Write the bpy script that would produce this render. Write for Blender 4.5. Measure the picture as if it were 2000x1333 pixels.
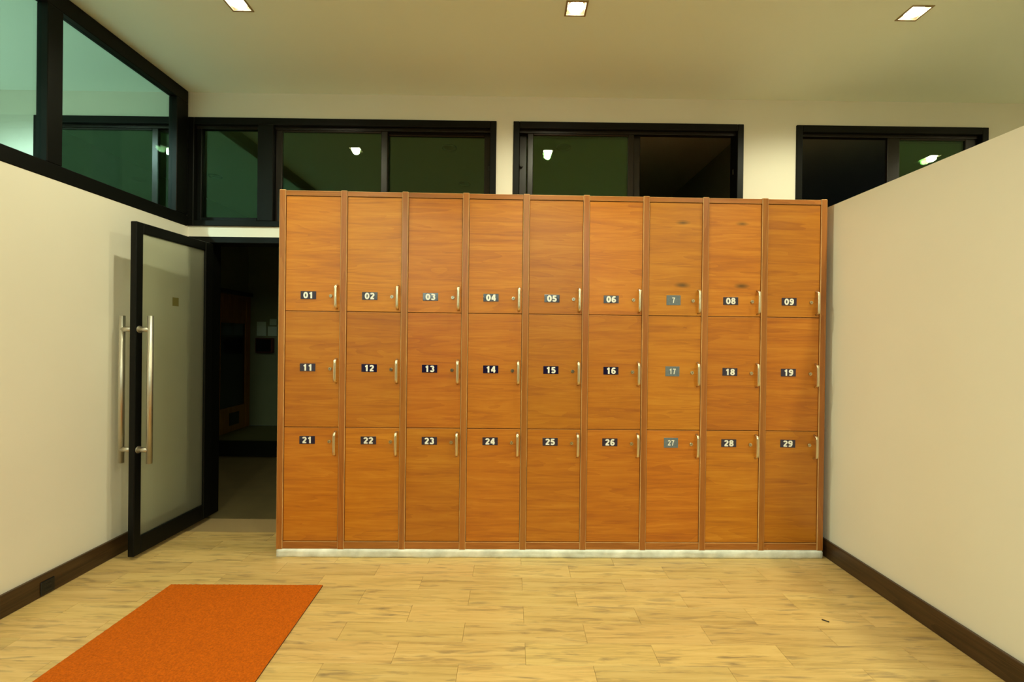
import bpy, bmesh, math, random
from mathutils import Vector, Matrix, noise
random.seed(7)
for o in list(bpy.data.objects): bpy.data.objects.remove(o)
scene = bpy.context.scene
COL = scene.collection

# ------------------------------------------------------------------ camera
HC = 1.318
YAW, PITCH, ROLL = 0.0027, -0.0029, 0.0121      # turned right, looking up, picture turned clockwise
def derolled(X, Y, Z):
    c, s = math.cos(PITCH), math.sin(PITCH); y1, z1 = c*Y - s*Z, s*Y + c*Z
    c, s = math.cos(YAW), math.sin(YAW); return Vector((c*X + s*y1, -s*X + c*y1, z1))
cam_d = bpy.data.cameras.new('camera'); cam = bpy.data.objects.new('camera', cam_d); COL.objects.link(cam)
cam_d.sensor_width = 36; cam_d.lens = 889/2000*36; cam_d.clip_start = .02
cr, sr = math.cos(ROLL), math.sin(ROLL)
ax, up, fw = derolled(cr, 0, sr), derolled(-sr, 0, cr), derolled(0, 1, 0)
cam.matrix_world = Matrix(((ax.x, up.x, -fw.x, 0), (ax.y, up.y, -fw.y, 0), (ax.z, up.z, -fw.z, HC), (0, 0, 0, 1)))
scene.camera = cam

# ------------------------------------------------------------------ world, exposure
w = bpy.data.worlds.new('night'); scene.world = w; w.use_nodes = True
w.node_tree.nodes['Background'].inputs[0].default_value = (.006, .009, .012, 1)
w.node_tree.nodes['Background'].inputs[1].default_value = 1
vs = scene.view_settings
vs.view_transform = 'Standard'; vs.look = 'None'; vs.gamma = 1; vs.use_curve_mapping = False
vs.exposure = 0.56
LAMP_W = [46, 44, 32]                       # front, middle, rear row of downlights
LAMP_COL = (1, .985, .67)
TUBE_W = 175

# ------------------------------------------------------------------ dimensions (metres)
XL, XR, YB, ZC = -2.35, 1.97, 3.307, 3.082
YR = -2.3                                   # rear wall
ZW0, ZW1 = 2.115, 2.900                     # clerestory windows
ZRT = 2.169                                 # top of the right partition
LX = [-3.27, -1.47, .326, 2.125, 3.93]      # downlights
LY = [2.42, .60, -1.22]

# ------------------------------------------------------------------ materials
def nodes(name):
    m = bpy.data.materials.new(name); m.use_nodes = True
    nt = m.node_tree; return m, nt, nt.nodes['Principled BSDF']
def N(nt, t, **kw):
    n = nt.nodes.new(t)
    for k, v in kw.items():
        if k.startswith('i_'): n.inputs[k[2:].replace('_', ' ')].default_value = v
        else: setattr(n, k, v)
    return n
def ramp(nt, stops):
    r = nt.nodes.new('ShaderNodeValToRGB'); e = r.color_ramp.elements
    while len(e) < len(stops): e.new(.5)
    for el, (p, c) in zip(e, stops): el.position = p; el.color = (*c, 1) if len(c) == 3 else c
    return r
def plain(name, col, rough=.5, metal=0, spec=.5, bump=0, bscale=60, var=0, vscale=3):
    m, nt, b = nodes(name); L = nt.links.new
    b.inputs['Base Color'].default_value = (*col, 1); b.inputs['Roughness'].default_value = rough
    b.inputs['Metallic'].default_value = metal; b.inputs['Specular IOR Level'].default_value = spec
    tc = N(nt, 'ShaderNodeTexCoord')
    if var:
        n = N(nt, 'ShaderNodeTexNoise', i_Scale=vscale, i_Detail=5.0); L(tc.outputs['Object'], n.inputs['Vector'])
        r = ramp(nt, [(.3, tuple(c*(1-var) for c in col)), (.7, tuple(min(1, c*(1+var)) for c in col))])
        L(n.outputs['Fac'], r.inputs[0]); L(r.outputs[0], b.inputs['Base Color'])
    if bump:
        n = N(nt, 'ShaderNodeTexNoise', i_Scale=bscale, i_Detail=3.0); L(tc.outputs['Object'], n.inputs['Vector'])
        bp = N(nt, 'ShaderNodeBump', i_Strength=bump, i_Distance=.004); L(n.outputs['Fac'], bp.inputs['Height']); L(bp.outputs[0], b.inputs['Normal'])
    return m
def wood(name, dark, mid, light, along='x', freq=22, stretch=.1, rough=.38, tone=.25, stains=(), rings=.5, fleck=None):
    """Wood with grain running along one local axis; every object gets its own offset and tone."""
    m, nt, b = nodes(name); L = nt.links.new
    tc = N(nt, 'ShaderNodeTexCoord'); oi = N(nt, 'ShaderNodeObjectInfo')
    mul = N(nt, 'ShaderNodeMath', operation='MULTIPLY'); mul.inputs[1].default_value = 37.7; L(oi.outputs['Random'], mul.inputs[0])
    add = N(nt, 'ShaderNodeVectorMath', operation='ADD'); L(tc.outputs['Object'], add.inputs[0]); L(mul.outputs[0], add.inputs[1])
    mp = N(nt, 'ShaderNodeMapping'); L(add.outputs[0], mp.inputs['Vector'])
    sc = {'x': (stretch, 1, 1), 'y': (1, stretch, 1), 'z': (1, 1, stretch)}[along]; mp.inputs['Scale'].default_value = sc
    n1 = N(nt, 'ShaderNodeTexNoise', i_Scale=freq, i_Detail=7.0, i_Roughness=.62, i_Distortion=.7); L(mp.outputs[0], n1.inputs['Vector'])
    n2 = N(nt, 'ShaderNodeTexNoise', i_Scale=freq*.28, i_Detail=3.0, i_Distortion=1.2); L(mp.outputs[0], n2.inputs['Vector'])
    n3 = N(nt, 'ShaderNodeTexNoise', i_Scale=freq*6, i_Detail=2.0); L(mp.outputs[0], n3.inputs['Vector'])
    # cathedral grain from contour bands of the broad noise
    fr = N(nt, 'ShaderNodeMath', operation='MULTIPLY'); fr.inputs[1].default_value = 9; L(n2.outputs['Fac'], fr.inputs[0])
    fc = N(nt, 'ShaderNodeMath', operation='FRACT'); L(fr.outputs[0], fc.inputs[0])
    m1 = N(nt, 'ShaderNodeMix', data_type='FLOAT'); m1.inputs[0].default_value = rings*.45; L(n1.outputs['Fac'], m1.inputs[2]); L(fc.outputs[0], m1.inputs[3])
    m2 = N(nt, 'ShaderNodeMix', data_type='FLOAT'); m2.inputs[0].default_value = .16; L(m1.outputs[0], m2.inputs[2]); L(n3.outputs['Fac'], m2.inputs[3])
    r = ramp(nt, [(.28, dark), (.50, mid), (.74, light)]); L(m2.outputs[0], r.inputs[0])
    hsv = N(nt, 'ShaderNodeHueSaturation'); L(r.outputs[0], hsv.inputs['Color'])
    v = N(nt, 'ShaderNodeMapRange'); v.inputs[3].default_value = 1-tone; v.inputs[4].default_value = 1+tone; L(oi.outputs['Random'], v.inputs[0]); L(v.outputs[0], hsv.inputs['Value'])
    wn = N(nt, 'ShaderNodeTexWhiteNoise', noise_dimensions='1D'); L(mul.outputs[0], wn.inputs['W'])
    h = N(nt, 'ShaderNodeMapRange'); h.inputs[3].default_value = .5-.012*min(1, tone*4); h.inputs[4].default_value = .5+.010*min(1, tone*4); L(wn.outputs['Value'], h.inputs[0]); L(h.outputs[0], hsv.inputs['Hue'])
    col = hsv.outputs[0]
    if fleck:                                    # short dark flecks and knots
        mp2 = N(nt, 'ShaderNodeMapping'); mp2.inputs['Scale'].default_value = {'x': (.16, 1, 1), 'z': (1, 1, .16)}[along]; L(add.outputs[0], mp2.inputs['Vector'])
        n4 = N(nt, 'ShaderNodeTexNoise', i_Scale=38.0, i_Detail=4.0, i_Distortion=.5); L(mp2.outputs[0], n4.inputs['Vector'])
        r4 = ramp(nt, [(.55, (0, 0, 0)), (.76, (.85, .85, .85))]); L(n4.outputs['Fac'], r4.inputs[0])
        mx = N(nt, 'ShaderNodeMix', data_type='RGBA'); L(r4.outputs[0], mx.inputs[0]); L(col, mx.inputs[6]); mx.inputs[7].default_value = (*fleck, 1); col = mx.outputs[2]
    for (sx, sz, rx, rz) in stains:              # burnt-looking knots
        mp3 = N(nt, 'ShaderNodeMapping'); mp3.inputs['Location'].default_value = (-sx/rx, 0, -sz/rz); mp3.inputs['Scale'].default_value = (1/rx, 0, 1/rz); L(tc.outputs['Object'], mp3.inputs['Vector'])
        ln = N(nt, 'ShaderNodeVectorMath', operation='LENGTH'); L(mp3.outputs[0], ln.inputs[0])
        ad = N(nt, 'ShaderNodeMath', operation='ADD'); L(ln.outputs['Value'], ad.inputs[0]); 
        sb = N(nt, 'ShaderNodeMath', operation='MULTIPLY'); sb.inputs[1].default_value = .8; L(n1.outputs['Fac'], sb.inputs[0]); L(sb.outputs[0], ad.inputs[1])
        r5 = ramp(nt, [(.45, (.85, .85, .85)), (1.0, (0, 0, 0))]); r5.color_ramp.elements[1].position = 1.0; L(ad.outputs[0], r5.inputs[0])
        mx = N(nt, 'ShaderNodeMix', data_type='RGBA'); L(r5.outputs[0], mx.inputs[0]); L(col, mx.inputs[6]); mx.inputs[7].default_value = (.10, .055, .012, 1); col = mx.outputs[2]
    L(col, b.inputs['Base Color']); b.inputs['Roughness'].default_value = rough
    bp = N(nt, 'ShaderNodeBump', i_Strength=.12, i_Distance=.002); L(m2.outputs[0], bp.inputs['Height']); L(bp.outputs[0], b.inputs['Normal'])
    return m
def glass(name, tint, gloss=(1, 1, 1), ior=1.55, rough=0.0):
    """Thin tinted pane: see-through colour plus a Fresnel reflection on each face."""
    m = bpy.data.materials.new(name); m.use_nodes = True; nt = m.node_tree; nt.nodes.clear(); L = nt.links.new
    out = N(nt, 'ShaderNodeOutputMaterial'); tr = N(nt, 'ShaderNodeBsdfTransparent'); gl = N(nt, 'ShaderNodeBsdfGlossy'); mx = N(nt, 'ShaderNodeMixShader'); fr = N(nt, 'ShaderNodeFresnel')
    fr.inputs['IOR'].default_value = ior; tr.inputs[0].default_value = (*tint, 1); gl.inputs['Color'].default_value = (*gloss, 1); gl.inputs['Roughness'].default_value = rough
    both_faces(nt, fr, ior)
    L(fr.outputs[0], mx.inputs[0]); L(tr.outputs[0], mx.inputs[1]); L(gl.outputs[0], mx.inputs[2]); L(mx.outputs[0], out.inputs[0])
    return m
def both_faces(nt, fr, ior):
    ge = N(nt, 'ShaderNodeNewGeometry'); mr = N(nt, 'ShaderNodeMapRange'); mr.inputs[3].default_value = ior; mr.inputs[4].default_value = 1/ior
    nt.links.new(ge.outputs['Backfacing'], mr.inputs[0]); nt.links.new(mr.outputs[0], fr.inputs['IOR'])
def emit(name, col, s):
    m = bpy.data.materials.new(name); m.use_nodes = True; nt = m.node_tree; nt.nodes.clear()
    out = N(nt, 'ShaderNodeOutputMaterial'); e = N(nt, 'ShaderNodeEmission'); e.inputs[0].default_value = (*col, 1); e.inputs[1].default_value = s
    nt.links.new(e.outputs[0], out.inputs[0]); return m
def frosted(name):
    m = bpy.data.materials.new(name); m.use_nodes = True; nt = m.node_tree; nt.nodes.clear(); L = nt.links.new
    out = N(nt, 'ShaderNodeOutputMaterial')
    rf = N(nt, 'ShaderNodeBsdfRefraction'); rf.inputs['Color'].default_value = (.92, .95, .90, 1); rf.inputs['Roughness'].default_value = .32; rf.inputs['IOR'].default_value = 1.04
    tl = N(nt, 'ShaderNodeBsdfTranslucent'); tl.inputs['Color'].default_value = (.80, .82, .70, 1)
    df = N(nt, 'ShaderNodeBsdfDiffuse'); df.inputs['Color'].default_value = (.66, .68, .56, 1)
    gl = N(nt, 'ShaderNodeBsdfGlossy'); gl.inputs['Roughness'].default_value = .15
    tp = N(nt, 'ShaderNodeBsdfTransparent'); tp.inputs[0].default_value = (.90, .94, .88, 1)
    fr = N(nt, 'ShaderNodeFresnel'); both_faces(nt, fr, 1.4)
    a = N(nt, 'ShaderNodeMixShader'); a.inputs[0].default_value = .35; L(tl.outputs[0], a.inputs[1]); L(df.outputs[0], a.inputs[2])
    b = N(nt, 'ShaderNodeMixShader'); b.inputs[0].default_value = .42; L(rf.outputs[0], b.inputs[1]); L(a.outputs[0], b.inputs[2])
    d = N(nt, 'ShaderNodeMixShader'); d.inputs[0].default_value = .38; L(b.outputs[0], d.inputs[1]); L(tp.outputs[0], d.inputs[2])
    c = N(nt, 'ShaderNodeMixShader'); L(fr.outputs[0], c.inputs[0]); L(d.outputs[0], c.inputs[1]); L(gl.outputs[0], c.inputs[2])
    L(c.outputs[0], out.inputs[0]); return m

M = {}
M['wall'] = plain('painted_wall', (.81, .785, .68), .55, bump=.05, bscale=90, var=.025, vscale=1.3)
M['ceiling'] = plain('painted_ceiling', (.78, .88, .80), .6, var=.02, vscale=1.0)
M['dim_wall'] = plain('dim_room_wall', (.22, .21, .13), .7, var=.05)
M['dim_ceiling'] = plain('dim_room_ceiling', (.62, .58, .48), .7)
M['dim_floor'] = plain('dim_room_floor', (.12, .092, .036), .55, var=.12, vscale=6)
M['black'] = plain('black_aluminium', (.0035, .004, .003), .45, spec=.16)
M['bronze'] = plain('bronze_aluminium', (.010, .0065, .0045), .33, spec=.38)
M['steel'] = plain('brushed_steel', (.60, .57, .48), .42, metal=1)
M['brass'] = plain('satin_nickel', (.78, .68, .48), .30, metal=1)
M['lockmetal'] = plain('lock_metal', (.62, .54, .38), .25, metal=1)
M['slot'] = plain('dark_slot', (.02, .018, .012), .6)
M['glass_back'] = glass('green_window_glass', (.62, .74, .60), (.72, 1, .74), 1.62)
M['glass_left'] = glass('teal_window_glass', (.78, .97, .95), (.8, 1, .95), 1.5)
M['glass_clear'] = glass('clear_window_glass', (.95, .97, .96), (1, 1, 1), 1.5)
M['frost'] = frosted('frosted_glass')
M['baseboard'] = wood('dark_baseboard_wood', (.020, .009, .003), (.052, .026, .009), (.085, .045, .016), 'y', 30, .05, .35, .05)
M['door_wood'] = wood('orange_veneer', (.37, .105, .009), (.52, .172, .009), (.63, .250, .022), 'x', 24, .075, .40, .13, rings=.32)
M['stile_wood'] = wood('brown_stile_wood', (.29, .092, .014), (.38, .132, .022), (.46, .180, .034), 'z', 26, .06, .32, .06)
M['rail_wood'] = wood('rail_wood', (.29, .092, .014), (.40, .138, .022), (.50, .190, .034), 'x', 26, .06, .35, .06)
M['worn'] = plain('worn_edge', (.60, .36, .14), .5, var=.25, vscale=14)
M['plank'] = wood('oak_plank', (.40, .255, .085), (.64, .44, .165), (.72, .53, .225), 'x', 30, .07, .34, .08, rings=.25, fleck=(.24, .165, .085))
M['panelling'] = plain('dark_panelling', (.05, .028, .014), .5, var=.2)
M['white_tile'] = plain('white_floor_tile', (.80, .80, .76), .35)
M['joint'] = plain('plank_joint', (.36, .25, .11), .8)
M['navy'] = plain('navy_plate', (.010, .008, .045), .10, spec=.6)
M['navy'].node_tree.nodes['Principled BSDF'].inputs['IOR'].default_value = 1.65
M['navy_gloss'] = plain('glossy_navy_plate', (.010, .008, .045), .10, spec=.5)
M['navy_gloss'].node_tree.nodes['Principled BSDF'].inputs['IOR'].default_value = 2.7
M['grey_plate'] = plain('grey_teal_plate', (.15, .19, .22), .35, var=.12, vscale=80)
M['digit'] = plain('white_digit', (.90, .90, .84), .4)
M['mat'] = plain('orange_loop_pile', (.56, .115, .002), .8, spec=.15, bump=1.0, bscale=260, var=.20, vscale=130)
M['mat_back'] = plain('dark_rubber_backing', (.10, .035, .01), .8)
M['plinth'] = plain('white_plaster_plinth', (.80, .84, .76), .6, bump=.25, bscale=40, var=.22, vscale=11)
M['bulb'] = emit('lamp_bulb', (1, .86, .60), 45)
M['trim'] = plain('lamp_trim', (.42, .33, .20), .35, metal=.6)
M['lampbox'] = plain('lamp_housing', (.10, .08, .05), .5)
M['cabin'] = wood('cabin_pine', (.20, .06, .008), (.28, .10, .013), (.34, .13, .02), 'z', 20, .1, .6, .05)
M['smoked'] = plain('smoked_glass', (.01, .012, .012), .15)
M['paper'] = plain('paper_notice', (.55, .60, .52), .7)
M['redbox'] = plain('red_box', (.09, .014, .008), .5)
M['darkmat'] = plain('black_floor_mat', (.025, .024, .018), .9)
M['sticker'] = plain('door_sticker', (.14, .13, .035), .5)
M['socket'] = plain('black_socket', (.003, .005, .006), .35)

# ------------------------------------------------------------------ helpers
def link(o, parent=None):
    COL.objects.link(o)
    if parent: o.parent = parent
    return o
def tag(o, label=None, cat=None, group=None, kind=None):
    for k, v in (('label', label), ('category', cat), ('group', group), ('kind', kind)):
        if v: o[k] = v
    return o
def empty(name, loc=(0, 0, 0), rz=0):
    o = bpy.data.objects.new(name, None); o.location = loc; o.rotation_euler.z = rz; o.empty_display_size = .1
    return link(o)
def cube(bm, x0, x1, y0, y1, z0, z1, bev=0, mat=0, bmat=None, seg=1):
    g = bmesh.ops.create_cube(bm, size=1)
    for v in g['verts']:
        v.co = Vector((x0 + (v.co.x+.5)*(x1-x0), y0 + (v.co.y+.5)*(y1-y0), z0 + (v.co.z+.5)*(z1-z0)))
    fs = {f for v in g['verts'] for f in v.link_faces}
    for f in fs: f.material_index = mat
    if bev:
        es = list({e for v in g['verts'] for e in v.link_edges})
        r = bmesh.ops.bevel(bm, geom=es, offset=bev, segments=seg, affect='EDGES', profile=.5)
        if bmat is not None:
            for f in r['faces']: f.material_index = bmat
def mesh_of(bm, name, mats):
    me = bpy.data.meshes.new(name); bm.normal_update(); bm.to_mesh(me); bm.free()
    for m in (mats if isinstance(mats, (list, tuple)) else [mats]): me.materials.append(M[m])
    return me
def obj(name, bm, mats, parent=None, loc=None):
    o = bpy.data.objects.new(name, mesh_of(bm, name, mats))
    if loc: o.location = loc
    return link(o, parent)
def boxes(name, bl, mats, parent=None, bev=0, bmat=None):
    bm = bmesh.new()
    for b in bl: cube(bm, *b, bev=bev, bmat=bmat)
    return obj(name, bm, mats, parent)
def struct(o, label, cat):
    return tag(o, label, cat, kind='structure')
def tube(bm, pts, rx, ry=None, n=10, side=Vector((1, 0, 0)), mat=0):
    """Swept elliptical bar; rx along `side`, ry across it."""
    ry = ry or rx; rings = []
    for i, p in enumerate(pts):
        p = Vector(p); t = (Vector(pts[min(i+1, len(pts)-1)]) - Vector(pts[max(i-1, 0)])).normalized()
        a = (side - t*side.dot(t)).normalized(); b = t.cross(a)
        rings.append([bm.verts.new(p + a*rx*math.cos(2*math.pi*k/n) + b*ry*math.sin(2*math.pi*k/n)) for k in range(n)])
    for r0, r1 in zip(rings, rings[1:]):
        for k in range(n):
            f = bm.faces.new((r0[k], r0[(k+1) % n], r1[(k+1) % n], r1[k])); f.smooth = True; f.material_index = mat
    for r in (rings[0][::-1], rings[-1]):
        f = bm.faces.new(r); f.material_index = mat
def cyl(bm, c, r, h, axis, n=20, mat=0, r2=None):
    q = {'x': Matrix.Rotation(math.pi/2, 4, 'Y'), 'y': Matrix.Rotation(math.pi/2, 4, 'X'), 'z': Matrix.Identity(4)}[axis]
    g = bmesh.ops.create_cone(bm, cap_ends=True, segments=n, radius1=r, radius2=r if r2 is None else r2, depth=h, matrix=Matrix.Translation(c) @ q)
    for f in {f for v in g['verts'] for f in v.link_faces}: f.material_index = mat

# ================================================================== THE ROOM SHELL
WX0, WX1 = -5.6, 5.6
# ---- ceiling: one sheet with square openings for the downlights
HS = .052
xs = sorted([WX0, WX1] + [x+s for x in LX for s in (-HS, HS)])
ys = sorted([YR, YB+.06] + [y+s for y in LY for s in (-HS, HS)])
bm = bmesh.new(); V = {}
for i, x in enumerate(xs):
    for j, y in enumerate(ys): V[i, j] = bm.verts.new((x, y, ZC))
for i in range(len(xs)-1):
    for j in range(len(ys)-1):
        cx, cy = (xs[i]+xs[i+1])/2, (ys[j]+ys[j+1])/2
        if any(abs(cx-a) < .01 for a in LX) and any(abs(cy-b) < .01 for b in LY): continue
        bm.faces.new((V[i, j], V[i, j+1], V[i+1, j+1], V[i+1, j]))
cube(bm, WX0-.1, WX1+.1, YR-.1, YB+.06, ZC+.14, ZC+.2)
ceil = obj('ceiling', bm, 'ceiling'); struct(ceil, 'plain off-white ceiling holding the square downlights', 'ceiling')

# ---- floor: base slab with planks of its own on top
floor = boxes('floor', [(WX0, WX1, YR, YB, -.12, -.008)], 'joint'); struct(floor, 'light oak plank floor in front of the lockers', 'floor')
PW, PL = .1363, .546
def plank_mesh(x0, x1, w=PW):
    bm = bmesh.new(); cube(bm, x0, x1, .0004, w-.0004, -.008, 0, bev=.0008)
    return mesh_of(bm, 'plank', 'plank')
full = plank_mesh(.0004, PL-.0004)
rest = bmesh.new()
for row in range(-32, 6):
    y0 = 2.2485 + row*PW
    if y0 >= YB-.02 or y0 < YR: continue
    w = min(PW, YB - y0)
    off = .350 if row % 2 == 0 else .077
    for k in range(-6, 5):
        a = off + k*PL; b = a + PL
        ca, cb = max(a, XL), min(b, XR)
        if cb - ca < .02: continue
        if y0 > 1.15:
            me = full if (ca == a and cb == b and w == PW) else plank_mesh(ca-a+.0006, cb-a-.0006, w)
            o = bpy.data.objects.new('plank', me); o.location = (a, y0, 0); link(o, floor)
        else:
            cube(rest, ca+.0006, cb-.0006, y0+.0007, y0+w-.0007, -.008, 0)
o = obj('plank_field', rest, 'plank', floor); o['kind'] = 'stuff'
o = boxes('plank_field', [(XR+.1, WX1, YR, YB, -.008, 0)], 'plank', floor); o['kind'] = 'stuff'
boxes('side_room_tiling', [(WX0, XL-.1, YR, YB, -.008, 0)], 'white_tile', floor)

# ---- back wall with clerestory openings and the doorway
T = .12
DX0, DX1, DZ = -2.19, -1.535, 2.039          # door opening inside the frame's outer edge
WIN = [(-3.463, -2.41), (-2.35, -.122), (.001, 1.671), (2.055, 3.45)]
bl = [(WX0, WX1, YB, YB+T, ZW1, ZC)]
px = [WX0] + [v for a in WIN for v in a] + [WX1]
for a, b in zip(px[0::2], px[1::2]): bl.append((a, b, YB, YB+T, ZW0, ZW1))
bl += [(WX0, XL+.005, YB, YB+T, 0, ZW0), (XL+.005, DX1+.05, YB, YB+T, DZ, ZW0), (DX1+.05, WX1, YB, YB+T, 0, ZW0)]
wb = boxes('wall_back', bl, 'wall'); struct(wb, 'off-white back wall behind the lockers with a row of high windows', 'wall')
# ---- left wall (solid below, glazed above), right partition, outer walls
wl = boxes('wall_left', [(XL-.1, XL, YR, YB, 0, ZW0)], 'wall'); struct(wl, 'off-white left wall below the teal glazing', 'wall')
wr = boxes('wall_right', [(XR, XR+.1, YR, YB, 0, ZRT)], 'wall'); struct(wr, 'off-white free-standing partition wall on the right, stopping short of the ceiling', 'wall')
RX0, RX1, RZ0, RZ1 = -2.33, 1.95, 1.935, 2.90   # high window in the rear wall, with a lit room behind it
o = boxes('trim_1', [(XL, XR, YR, YR+.02, 0, RZ0-.02)], 'panelling'); struct(o, 'dark wooden panelling on the rear wall below its window', 'panelling')
o = boxes('wall_rear', [(WX0, WX1, YR-.1, YR, 0, RZ0), (WX0, WX1, YR-.1, YR, RZ1, ZC), (WX0, RX0, YR-.1, YR, RZ0, RZ1), (RX1, WX1, YR-.1, YR, RZ0, RZ1)], 'wall'); struct(o, 'off-white rear wall behind the viewer with a high window', 'wall')
o = boxes('wall_rear_room', [(-3.2, 2.8, YR-2.1, YR-2.0, 0, ZC), (-3.3, -3.2, YR-2.1, YR-.1, 0, ZC), (2.8, 2.9, YR-2.1, YR-.1, 0, ZC)], 'wall'); struct(o, 'off-white walls of the lit room behind the rear window', 'wall')
o = boxes('ceiling_rear_room', [(-3.3, 2.9, YR-2.1, YR-.1, ZC, ZC+.1)], 'ceiling'); struct(o, 'ceiling of the lit room behind the rear window', 'ceiling')
o = boxes('floor_rear_room', [(-3.3, 2.9, YR-2.1, YR, -.12, -.002)], 'dim_floor'); struct(o, 'floor of the lit room behind the rear window', 'floor')
o = boxes('wall_far_left', [(WX0-.1, WX0, YR, YB, 0, ZC)], 'wall'); struct(o, 'off-white outer wall seen through the teal glazing', 'wall')
o = boxes('wall_far_right', [(WX1, WX1+.1, YR, YB, 0, ZC)], 'wall'); struct(o, 'off-white outer wall beyond the partition', 'wall')
# ---- baseboards
def base(name, x0, x1, y0, y1, label):
    bm = bmesh.new(); cube(bm, x0, x1, y0, y1, 0, .108, bev=.003); o = obj(name, bm, 'baseboard'); return struct(o, label, 'baseboard')
base('baseboard_left', XL, XL+.018, YR, YB-.03, 'dark brown wooden baseboard along the left wall')
base('baseboard_right', XR-.018, XR, YR, YB, 'dark brown wooden baseboard along the right partition')

# ---- high windows in the back wall
def bar(x0, x1, z0, z1, y0, y1): return (x0, x1, y0, y1, z0, z1)
def framing(name, x0, x1, z0, z1, y0, y1, tl, tr, tt, tb, parent, mat='black', bev=.003):
    return boxes(name, [(x0, x0+tl, y0, y1, z0, z1), (x1-tr, x1, y0, y1, z0, z1), (x0+tl, x1-tr, y0, y1, z1-tt, z1), (x0+tl, x1-tr, y0, y1, z0, z0+tb)], mat, parent, bev)
def sash(parent, x0, x1, z0, z1, y, ts=.048, tt=.03, tb=.05, mat='bronze'):
    s = framing('sash', x0, x1, z0, z1, y-.013, y+.013, ts, ts, tt, tb, parent, mat, .004)
    boxes('pane', [(x0+ts, x1-ts, y-.003, y+.003, z0+tb, z1-tt)], 'glass_back', s)
    return s
def window(name, x0, x1, label, tt=.05):
    e = empty(name, ((x0+x1)/2, YB, ZW0)); struct(e, label, 'window'); e.location = (0, 0, 0)
    framing('frame', x0, x1, ZW0, ZW1, YB-.012, YB+.10, .045, .045, tt, .04, e, 'black')
    boxes('track', [(x0+.045, x1-.045, YB+.018, YB+.026, ZW1-tt-.022, ZW1-tt+.002), (x0+.045, x1-.045, YB+.050, YB+.058, ZW1-tt-.022, ZW1-tt+.002)], 'bronze', e)
    return e
za, zb = ZW0+.04, ZW1-.052
w0 = window('window_1', -3.463, -2.41, 'high black-framed window of the side room seen through the teal glazing')
sash(w0, -3.42, -2.59, za, zb, YB+.038, .046); sash(w0, -2.636, -2.452, za, zb, YB+.070, .02)
w1 = window('window_2', -2.35, -.122, 'widest high black window, above the doorway and lockers')
boxes('mullion', [(-1.844, -1.733, YB-.012, YB+.1, ZW0+.04, ZW1-.05)], 'black', w1, .003)
s = framing('fixed_light', -2.305, -1.844, za, zb+.002, YB+.02, YB+.06, .035, .02, .02, .03, w1, 'black'); boxes('pane', [(-2.27, -1.864, YB+.037, YB+.043, za+.03, zb-.018)], 'glass_back', s)
sash(w1, -1.733, -.917, za, zb, YB+.038); sash(w1, -.965, -.167, za, zb-.005, YB+.070, .045)
w2 = window('window_3', .001, 1.671, 'high black window with its right half slid open')
sash(w2, .046, .94, za, zb, YB+.070, .055); sash(w2, .105, .885, za, zb, YB+.038, .043)
bm = bmesh.new(); cyl(bm, (.062, YB+.05, 2.60), .012, .03, 'y'); obj('latch', bm, 'slot', w2)
for wn_, x_ in ((w1, -.172), (w2, 1.632)): boxes('catch', [(x_-.012, x_+.012, YB+.045, YB+.058, 2.555, 2.595)], 'slot', wn_, .003)
w3 = window('window_4', 2.055, 3.45, 'high black window partly hidden behind the right partition')
sash(w3, 2.745, 3.405, za, zb, YB+.038, .09); sash(w3, 2.79, 3.40, za, zb, YB+.070, .06)

w5 = empty('window_6'); struct(w5, 'high black-framed window in the rear wall behind the viewer', 'window')
framing('frame', RX0, RX1, RZ0, RZ1, YR-.09, YR+.012, .04, .04, .05, .04, w5, 'black')
boxes('mullion', [(.92, 1.04, YR-.09, YR+.012, RZ0+.04, RZ1-.05)], 'black', w5, .003)
for a, b in ((RX0+.04, .92), (1.04, RX1-.04)): boxes('pane', [(a, b, YR-.05, YR-.044, RZ0+.04, RZ1-.05)], 'glass_clear', w5)
# ---- glazing on top of the left wall
cl = empty('window_5'); struct(cl, 'teal glazed screen in a black frame on top of the left wall', 'window')
xa, xb = XL-.055, XL+.004
boxes('rail', [(xa, xb, YR, YB-.012, ZW0-.005, ZW0+.075)], 'black', cl, .003)
boxes('rail', [(xa, xb, YR, YB-.012, ZC-.092, ZC-.001)], 'black', cl, .003)
mull = [YR, -.60, .85, 2.30, 3.185]; mw = [.08, .08, .08, .08, .11]
for y, d in zip(mull, mw): boxes('mullion', [(xa, xb, y, y+d, ZW0+.075, ZC-.092)], 'black', cl, .003)
for i in range(4): boxes('pane', [(XL-.035, XL-.029, mull[i]+mw[i], mull[i+1], ZW0+.075, ZC-.092)], 'glass_left', cl)

# ---- the doorway: frame and open glazed leaf
door = empty('door_1', (-2.15, YB-.02, 0)); struct(door, 'open black-framed frosted glass door with long steel pull bars', 'door')
door.location = (0, 0, 0)
boxes('door_frame', [(XL+.005, DX0, YB-.004, YB+T+.01, 0, DZ), (DX1, DX1+.05, YB-.004, YB+T+.01, 0, DZ), (DX0, DX1, YB-.004, YB+T+.01, DZ-.045, DZ)], 'black', door, .003)
H = Vector((-2.15, 3.288, 0)); Fv = Vector((-2.182, 2.652, 0)); LW = (H-Fv).length
leaf_m = Matrix.Translation(Fv) @ Matrix.Rotation(math.atan2((H-Fv).y, (H-Fv).x), 4, 'Z')   # local x: free edge -> hinge, local +y: towards the wall
LZ0, LZ1 = .022, 1.982; TH = .038
leaf = framing('leaf', 0, LW, LZ0, LZ1, 0, TH, .05, .075, .062, .105, door, 'black', .004); leaf.matrix_world = leaf_m
boxes('pane', [(.05, LW-.075, .014, .022, LZ0+.105, LZ1-.062)], 'frost', leaf)
boxes('sticker', [(.285, .335, .0125, .0135, 1.51, 1.565)], 'sticker', leaf)
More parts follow.
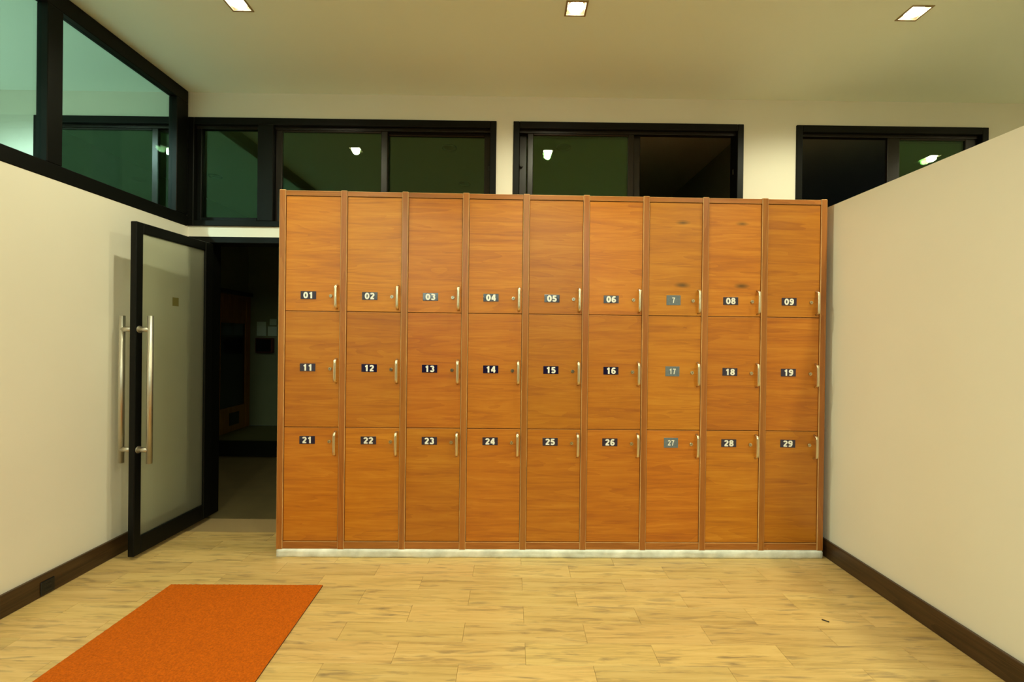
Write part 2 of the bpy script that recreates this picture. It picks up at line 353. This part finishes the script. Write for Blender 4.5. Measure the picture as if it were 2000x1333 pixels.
for sgn, y0 in ((-1, 0), (1, TH)):
    bm = bmesh.new(); yb = y0 + sgn*.068
    tube(bm, [(.026, yb, .565), (.026, yb, 1.432)], .0155, n=20)
    for z in (.645, 1.352): tube(bm, [(.026, y0, z), (.026, yb, z)], .0155, n=16)
    for z in (.645, 1.352): tube(bm, [(.026, y0, z), (.026, y0+sgn*.004, z)], .021, n=18)
    o = obj('pull_bar', bm, 'steel', leaf); o['label'] = 'long vertical steel pull bar'
for z in (.25, 1.0, 1.75):
    bm = bmesh.new(); cyl(bm, (LW+.004, .019, z), .009, .10, 'z', 12); obj('hinge', bm, 'steel', leaf)
# black outlet let into the left baseboard
bm = bmesh.new(); cube(bm, XL+.016, XL+.024, 2.272, 2.342, .008, .076, bev=.003)
for z in (.030, .054): cube(bm, XL+.022, XL+.026, 2.29, 2.324, z-.007, z+.007, bev=.002)
tag(obj('cable_outlet', bm, 'socket'), 'small black outlet cover let into the left baseboard', 'outlet')

# ================================================================== DIM ROOM BEYOND THE BACK WALL
Y2 = 6.76; YS = YB + T
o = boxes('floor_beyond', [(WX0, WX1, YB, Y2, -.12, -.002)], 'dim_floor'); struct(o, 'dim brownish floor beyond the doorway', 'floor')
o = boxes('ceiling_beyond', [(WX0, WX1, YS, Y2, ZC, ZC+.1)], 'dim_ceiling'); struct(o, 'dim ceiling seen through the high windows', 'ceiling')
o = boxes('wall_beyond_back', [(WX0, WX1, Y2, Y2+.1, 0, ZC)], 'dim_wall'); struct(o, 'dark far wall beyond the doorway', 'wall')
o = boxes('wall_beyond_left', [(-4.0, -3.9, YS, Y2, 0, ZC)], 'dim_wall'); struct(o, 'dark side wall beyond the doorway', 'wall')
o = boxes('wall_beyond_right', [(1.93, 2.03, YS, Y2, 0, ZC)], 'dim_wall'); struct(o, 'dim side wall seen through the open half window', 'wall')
for i, (x, y) in enumerate([(-.585, 4.19), (-.545, 5.16), (.46, 4.15), (-3.27, 5.02)]):
    bm = bmesh.new()
    tube(bm, [(x + .062*math.cos(a*math.pi/12), y + .062*math.sin(a*math.pi/12), ZC-.004) for a in range(25)], .012, .006, 8, Vector((0, 0, 1)))
    cyl(bm, (x, y, ZC-.003), .052, .005, 'z', 24)
    tag(obj('unlit_downlight', bm, 'slot'), ['dark round unlit ceiling light in the wide window, upper one', 'dark round unlit ceiling light in the wide window, just above the lockers', 'dark round unlit ceiling light seen through the half-open window', 'dark round unlit ceiling light above the doorway'][i], 'light', 'unlit lights beyond the windows')
cab = empty('sauna_cabin'); tag(cab, 'orange wooden cabin front with a narrow dark window in the dark room', 'cabin')
cx0, cx1 = -3.895, -3.845
boxes('post', [(cx0, cx1, 5.72, 6.05, 0, 1.90)], 'cabin', cab, .004)
boxes('post', [(cx0, cx1, 6.62, 6.73, 0, 1.90)], 'cabin', cab, .004)
boxes('top_panel', [(cx0, cx1, 6.05, 6.62, 1.50, 1.90)], 'cabin', cab, .004)
boxes('bottom_panel', [(cx0, cx1, 6.05, 6.62, 0, .34)], 'cabin', cab, .004)
boxes('window_pane', [(cx0+.005, cx1-.02, 6.05, 6.62, .34, 1.50)], 'smoked', cab)
boxes('vent', [(cx1-.002, cx1+.006, 6.24, 6.46, .09, .26)], 'slot', cab)
boxes('cornice', [(cx0, cx1+.03, 5.70, 6.74, 1.90, 1.955)], 'slot', cab, .004)
for i, (x0, x1, z0, z1, lb) in enumerate([(-3.765, -3.63, 1.33, 1.54, 'pale paper notice on the dark far wall, beside the cabin'), (-3.60, -3.47, 1.33, 1.47, 'pale paper notice on the dark far wall, nearer the lockers'), (-3.575, -3.475, 1.49, 1.58, 'smallest pale paper notice, above the other two')]):
    tag(boxes('wall_notice', [(x0, x1, Y2-.006, Y2, z0, z1)], 'paper'), lb, 'notice', 'notices on the far wall')
rb = empty('wall_box'); tag(rb, 'small dark red box hung under the paper notices', 'box')
boxes('case', [(-3.755, -3.50, Y2-.07, Y2, 1.08, 1.30)], 'redbox', rb, .008); boxes('door', [(-3.735, -3.52, Y2-.078, Y2-.068, 1.10, 1.28)], 'smoked', rb, .003)
tag(boxes('floor_mat', [(-3.8, -1.7, 5.0, 5.72, -.002, .010)], 'darkmat', None, .004), 'black mat lying on the dim floor beyond the doorway', 'mat')

# ================================================================== LOCKERS
L0 = Vector((-1.3889, 2.7241, 0)); L1 = Vector((1.9258, 2.7797, 0))
ANG = math.atan2(L1.y-L0.y, L1.x-L0.x); WTOT = (L1-L0).length
lk = empty('locker_cabinet', L0, ANG); tag(lk, 'orange wooden locker bank with twenty-seven numbered doors on a white plinth', 'lockers')
ZB, ZT, DEP = .050, 2.196, .49
P0, PITCH_U, SW = .018, .3642, .038
def lbox(name, b, mats, bev=0, bmat=None): return boxes(name, [b], mats, lk, bev, bmat)
lbox('side_panel', (0, .018, .022, DEP, ZB, ZT-.004), 'stile_wood'); lbox('side_panel', (WTOT-.018, WTOT, .022, DEP, ZB, ZT-.004), 'stile_wood')
lbox('top_panel', (.018, WTOT-.018, .022, DEP, ZT-.024, ZT-.006), 'rail_wood'); lbox('back_panel', (.018, WTOT-.018, DEP-.01, DEP, ZB, ZT-.024), 'rail_wood'); lbox('bottom_panel', (.018, WTOT-.018, .024, DEP-.01, ZB, ZB+.018), 'rail_wood')
stile_me = None; ROWS = [(.0945, .7790), (.7790, 1.4745), (1.4745, 2.1645)]
bm = bmesh.new(); cube(bm, -SW/2, SW/2, -.004, .022, ZB-.002, ZT+.003, bev=.0028, mat=0, bmat=1); stile_me = mesh_of(bm, 'stile', ['stile_wood', 'worn'])
for k in range(10):
    o = bpy.data.objects.new('stile', stile_me); o.location = (P0 + k*PITCH_U, 0, 0); link(o, lk)
u_in = PITCH_U - SW
bm = bmesh.new(); cube(bm, 0, u_in, 0, .022, ROWS[2][1]+.001, ZT-.001, bev=.0015, bmat=1); tr_me = mesh_of(bm, 'top_rail', ['rail_wood', 'worn'])
bm = bmesh.new(); cube(bm, 0, u_in, 0, .022, ZB, ROWS[0][0]-.0015, bev=.0015, bmat=1); br_me = mesh_of(bm, 'bottom_rail', ['rail_wood', 'worn'])
bm = bmesh.new(); cube(bm, 0, u_in, .024, .30, -.008, .008); sh_me = mesh_of(bm, 'shelf', 'rail_wood')
for k in range(9):
    u = P0 + k*PITCH_U + SW/2
    for nm, me in (('top_rail', tr_me), ('bottom_rail', br_me)):
        o = bpy.data.objects.new(nm, me); o.location = (u, 0, 0); link(o, lk)
    for z in (ROWS[1][0], ROWS[2][0]):
        o = bpy.data.objects.new('shelf', sh_me); o.location = (u, 0, z); link(o, lk)
# uneven white plinth
bm = bmesh.new(); nx, ny, nz = 170, 1, 4
cube(bm, .004, WTOT-.006, -.004, .04, 0, .052)
bmesh.ops.subdivide_edges(bm, edges=[e for e in bm.edges if abs(e.verts[0].co.x-e.verts[1].co.x) > 1], cuts=180, use_grid_fill=True)
bmesh.ops.subdivide_edges(bm, edges=[e for e in bm.edges if abs(e.verts[0].co.z-e.verts[1].co.z) > .02], cuts=4, use_grid_fill=True)
for v in bm.verts:
    n = noise.noise(Vector((v.co.x*5, v.co.z*20, 3.1))); n2 = noise.noise(Vector((v.co.x*17, v.co.z*40, 8.7)))
    if v.co.y < .01:
        v.co.y += -.004 + .005*n + .003*n2 + (.006 if v.co.z > .045 else 0) + (.004 if v.co.z < .01 else 0)
    if v.co.z > .05: v.co.z = .0485 + .0012*n2 - (.004 if v.co.x < .02 else 0)
for f in bm.faces: f.smooth = True
obj('plinth', bm, 'plinth', lk)['label'] = 'rough white painted plinth strip'

# doors
dm = .0017; DW = u_in - 2*dm
def door_mesh(h):
    bm = bmesh.new(); cube(bm, 0, DW, .003, .021, 0, h, bev=.0016, mat=0, bmat=1); return mesh_of(bm, 'door', ['door_wood', 'worn2'])
M['worn2'] = plain('door_edge', (.46, .19, .04), .5)
hs = [b-a-2*dm for a, b in ROWS]; dmesh = [door_mesh(h) for h in hs]
M['door_wood_knots'] = wood('orange_veneer_with_knots', (.37, .105, .009), (.52, .172, .009), (.63, .250, .022), 'x', 24, .075, .40, .13, rings=.32, stains=[(.205, .566, .085, .030), (.205, .186, .085, .030)])
knot_me = dmesh[2].copy(); knot_me.materials[0] = M['door_wood_knots']
# bow handle, lock
bm = bmesh.new()
pts = []
for i in range(13):
    t = i/12; z = -.072 + .144*t; e = min(t, 1-t)/.09
    y = .003 - (.024*math.sin(math.pi/2*min(1, e)) + .002*math.sin(math.pi*t)); pts.append((0, y, z))
tube(bm, pts, .0082, .0048, 12); handle_me = mesh_of(bm, 'handle', 'brass')
bm = bmesh.new(); cyl(bm, (0, .001, 0), .0105, .008, 'y', 20, r2=.0105); cyl(bm, (0, -.0045, 0), .0085, .005, 'y', 20); cube(bm, -.001, .001, -.0076, -.0066, -.005, .005, mat=1); lock_me = mesh_of(bm, 'lock', ['lockmetal', 'slot'])
def arc(cx, cy, rx, ry, a0, a1, n=16):
    return [(cx + rx*math.cos(math.radians(a0+(a1-a0)*i/n)), cy + ry*math.sin(math.radians(a0+(a1-a0)*i/n))) for i in range(n+1)]
GLYPH = {   # centre lines of bold sans digits in a box .62 wide, 1 high (stroke .2)
 '0': [arc(.31, .5, .21, .40, 0, 360, 28)],
 '1': [[(.36, 0), (.36, 1)], [(.36, .80), (.12, .74)]],
 '2': [arc(.30, .69, .20, .21, 165, -35, 16) + [(.34, .42), (.12, .13)], [(.05, .10), (.57, .10)]],
 '3': [arc(.29, .71, .19, .19, 155, -90, 16), arc(.29, .30, .21, .21, 90, -160, 16)],
 '4': [[(.44, 0), (.44, 1)], [(.40, .93), (.08, .36)], [(.02, .29), (.61, .29)]],
 '5': [[(.55, .90), (.14, .90)], [(.17, .95), (.13, .45)], arc(.29, .33, .21, .23, 140, -155, 18)],
 '6': [arc(.31, .31, .20, .21, 0, 360, 24), arc(.36, .50, .25, .40, 50, 185, 14)],
 '7': [[(.03, .90), (.59, .90)], [(.50, .90), (.34, .55), (.25, 0)]],
 '8': [arc(.31, .72, .175, .18, 0, 360, 22), arc(.31, .29, .205, .20, 0, 360, 24)],
 '9': [arc(.31, .69, .20, .21, 0, 360, 24), arc(.26, .50, .25, .40, 5, -130, 14)]}
def number_mesh(txt, w, h, th, mat, stroke, wide):
    bm = bmesh.new(); tot = len(txt)*.62 + (len(txt)-1)*.10; sc = th*wide
    for ci, ch in enumerate(txt):
        for li, ln in enumerate(GLYPH[ch]):
            closed = math.dist(ln[0], ln[-1]) < 1e-6; L_, R_ = [], []
            for i, p in enumerate(ln):
                a = ln[i-1] if i else (ln[-2] if closed else ln[0]); b = ln[i+1] if i+1 < len(ln) else (ln[1] if closed else ln[-1])
                tx, tz = b[0]-a[0], b[1]-a[1]; l = math.hypot(tx, tz) or 1; nx_, nz_ = -tz/l*stroke/2, tx/l*stroke/2
                for lst, sg in ((L_, 1), (R_, -1)):
                    x = (p[0] + sg*nx_ + ci*.72 - tot/2)*sc; z = (min(1, max(0, p[1] + sg*nz_)) - .5)*th
                    lst.append(bm.verts.new((x, -.0023 - .00003*li, z)))
            for i in range(len(ln)-1):
                f = bm.faces.new((L_[i], L_[i+1], R_[i+1], R_[i])); f.material_index = 1
    for f in bm.faces:
        f.normal_update()
        if f.normal.y > 0: f.normal_flip()
    cube(bm, -w/2, w/2, -.0020, .0005, -h/2, h/2, bev=.0006)
    return mesh_of(bm, 'number_plate', [mat, 'digit'])
for k in range(9):
    for r in range(3):
        num = k + 1 + (2-r)*10
        txt = f'{num:02d}' if num != 7 else '7'
        grey = k == 6
        d = bpy.data.objects.new('door', knot_me if (r == 2 and k in (6, 7)) else dmesh[r])
        d.location = (P0 + k*PITCH_U + SW/2 + dm, 0, ROWS[r][0] + dm); link(d, lk)
        d['label'] = f'locker door numbered {txt}'
        zc = [.702, 1.137, 1.570][r] - ROWS[r][0] - dm
        me = number_mesh(txt, .086, .060, .034, 'grey_plate', .18, .90) if grey else number_mesh(txt, .092, .047, .0385, 'navy_gloss' if (r == 2 and 1 <= k <= 5) else 'navy', .235, 1.12)
        p = bpy.data.objects.new('number_plate', me); p.location = (.138 + (.012 if grey else 0) + random.uniform(-.003, .003), .003, zc); p.rotation_euler.y = random.uniform(-.012, .012); link(p, d)
        hz = [.683, 1.119, 1.563][r] - ROWS[r][0] - dm
        h = bpy.data.objects.new('handle', handle_me); h.location = (.3045, 0, hz); link(h, d)
        l = bpy.data.objects.new('lock', lock_me); l.location = (.270, 0, [.694, 1.130, 1.567][r] - ROWS[r][0] - dm); l.rotation_euler.y = random.uniform(-.9, .9); link(l, d)

# ================================================================== ORANGE MAT
mt = empty('entrance_mat'); tag(mt, 'bright orange loop-pile mat lying on the plank floor', 'mat')
A, B, C, D = Vector((-1.774, 2.398)), Vector((-.979, 2.408)), Vector((-.935, 1.10)), Vector((-1.80, 1.10))
bm = bmesh.new(); nu, nv = 150, 230; grid = []
for j in range(nv+1):
    row = []
    for i in range(nu+1):
        s, t = i/nu, j/nv; p = A.lerp(B, s).lerp(D.lerp(C, s), t)
        e = min(s, 1-s, t, 1-t)
        q = Vector((p.x*105, p.y*105, 0)); hgt = .0105 + .0015*noise.noise(q) + .0011*noise.noise(q*1.7)
        if e == 0: hgt = .006; p = p + Vector((noise.noise(q), noise.noise(q+Vector((5, 5, 5)))))*.0012
        row.append(bm.verts.new((p.x, p.y, hgt)))
    grid.append(row)
for j in range(nv):
    for i in range(nu): bm.faces.new((grid[j][i], grid[j+1][i], grid[j+1][i+1], grid[j][i+1])).smooth = True
o = obj('pile', bm, 'mat', mt)
bm = bmesh.new(); lo = [bm.verts.new((p.x, p.y, .0005)) for p in (A, D, C, B)]; hi = [bm.verts.new((p.x, p.y, .006)) for p in (A, D, C, B)]
bm.faces.new(lo[::-1]); bm.faces.new(hi)
for i in range(4): bm.faces.new((lo[i], lo[(i+1) % 4], hi[(i+1) % 4], hi[i]))
obj('backing', bm, 'mat_back', mt)
# dark splinter on the floor
bm = bmesh.new(); tube(bm, [(1.497, 2.160, .003), (1.508, 2.150, .0035), (1.520, 2.141, .003)], .0032, .002, 6)
tag(obj('splinter', bm, 'slot'), 'tiny dark splinter lying on the planks near the right partition', 'debris')

# ================================================================== DOWNLIGHTS
def downlight(x, y, label, group, power):
    e = empty('ceiling_downlight', (x, y, ZC)); tag(e, label, 'light', group)
    a, b = .058, .047
    boxes('trim', [(-a, a, -a, -b, -.004, .002), (-a, a, b, a, -.004, .002), (-a, -b, -b, b, -.004, .002), (b, a, -b, b, -.004, .002)], 'trim', e, .001)
    boxes('housing', [(-b-.002, b+.002, -b-.002, -b, .0, .075), (-b-.002, b+.002, b, b+.002, .0, .075), (-b-.002, -b, -b, b, .0, .075), (b, b+.002, -b, b, .0, .075), (-b, b, -b, b, .073, .075)], 'lampbox', e)
    bm = bmesh.new(); bmesh.ops.create_uvsphere(bm, u_segments=24, v_segments=12, radius=.043)
    for v in bm.verts: v.co.z = v.co.z*.32 + .005
    for f in bm.faces: f.smooth = True
    obj('bulb', bm, 'bulb', e)
    ld = bpy.data.lights.new('downlight_beam', 'SPOT'); ld.energy = power*(2 if x < XL else .6 if x > 3 else 1); ld.color = LAMP_COL if x > XL else (.92, 1, .92); ld.spot_size = math.radians(160); ld.spot_blend = .55; ld.shadow_soft_size = .032
    lo = bpy.data.objects.new('beam', ld); lo.location = (0, 0, -.014); link(lo, e)
def batten(x):
    e = empty('tube_light', (x, YR-.95, ZC-.14)); tag(e, f'white fluorescent tube light in the room behind the rear window, {"left" if x < 0 else "right"} one', 'light', 'tube lights in the rear room')
    boxes('body', [(-.62, .62, -.035, .035, .06, .14)], 'digit', e, .006)
    bm = bmesh.new(); tube(bm, [(-.58, 0, .03), (.58, 0, .03)], .014, n=14, side=Vector((0, 0, 1))); obj('tube', bm, 'tube', e)
    for q in (-.61, .575): boxes('end_cap', [(q, q+.035, -.022, .022, 0, .062)], 'digit', e, .003)
M['tube'] = emit('fluorescent_tube', (.86, 1, .95), TUBE_W)
for x in (-1.6, 1.2): batten(x)
txt = {(0, 0): 'square ceiling downlight beyond the teal glazing', (1, 0): 'square lit ceiling downlight nearest the teal glazing', (2, 0): 'square lit ceiling downlight above the middle lockers', (3, 0): 'square lit ceiling downlight above the right partition', (4, 0): 'square ceiling downlight far beyond the right partition'}
for j, y in enumerate(LY):
    for i, x in enumerate(LX):
        lb = txt[i, 0] if j == 0 else f'square ceiling downlight {["above the viewer", "by the rear wall"][j-1]}, {["in the side room", "left one", "middle one", "right one", "beyond the partition"][i]}'
        downlight(x, y, lb, 'square ceiling downlights', LAMP_W[j])
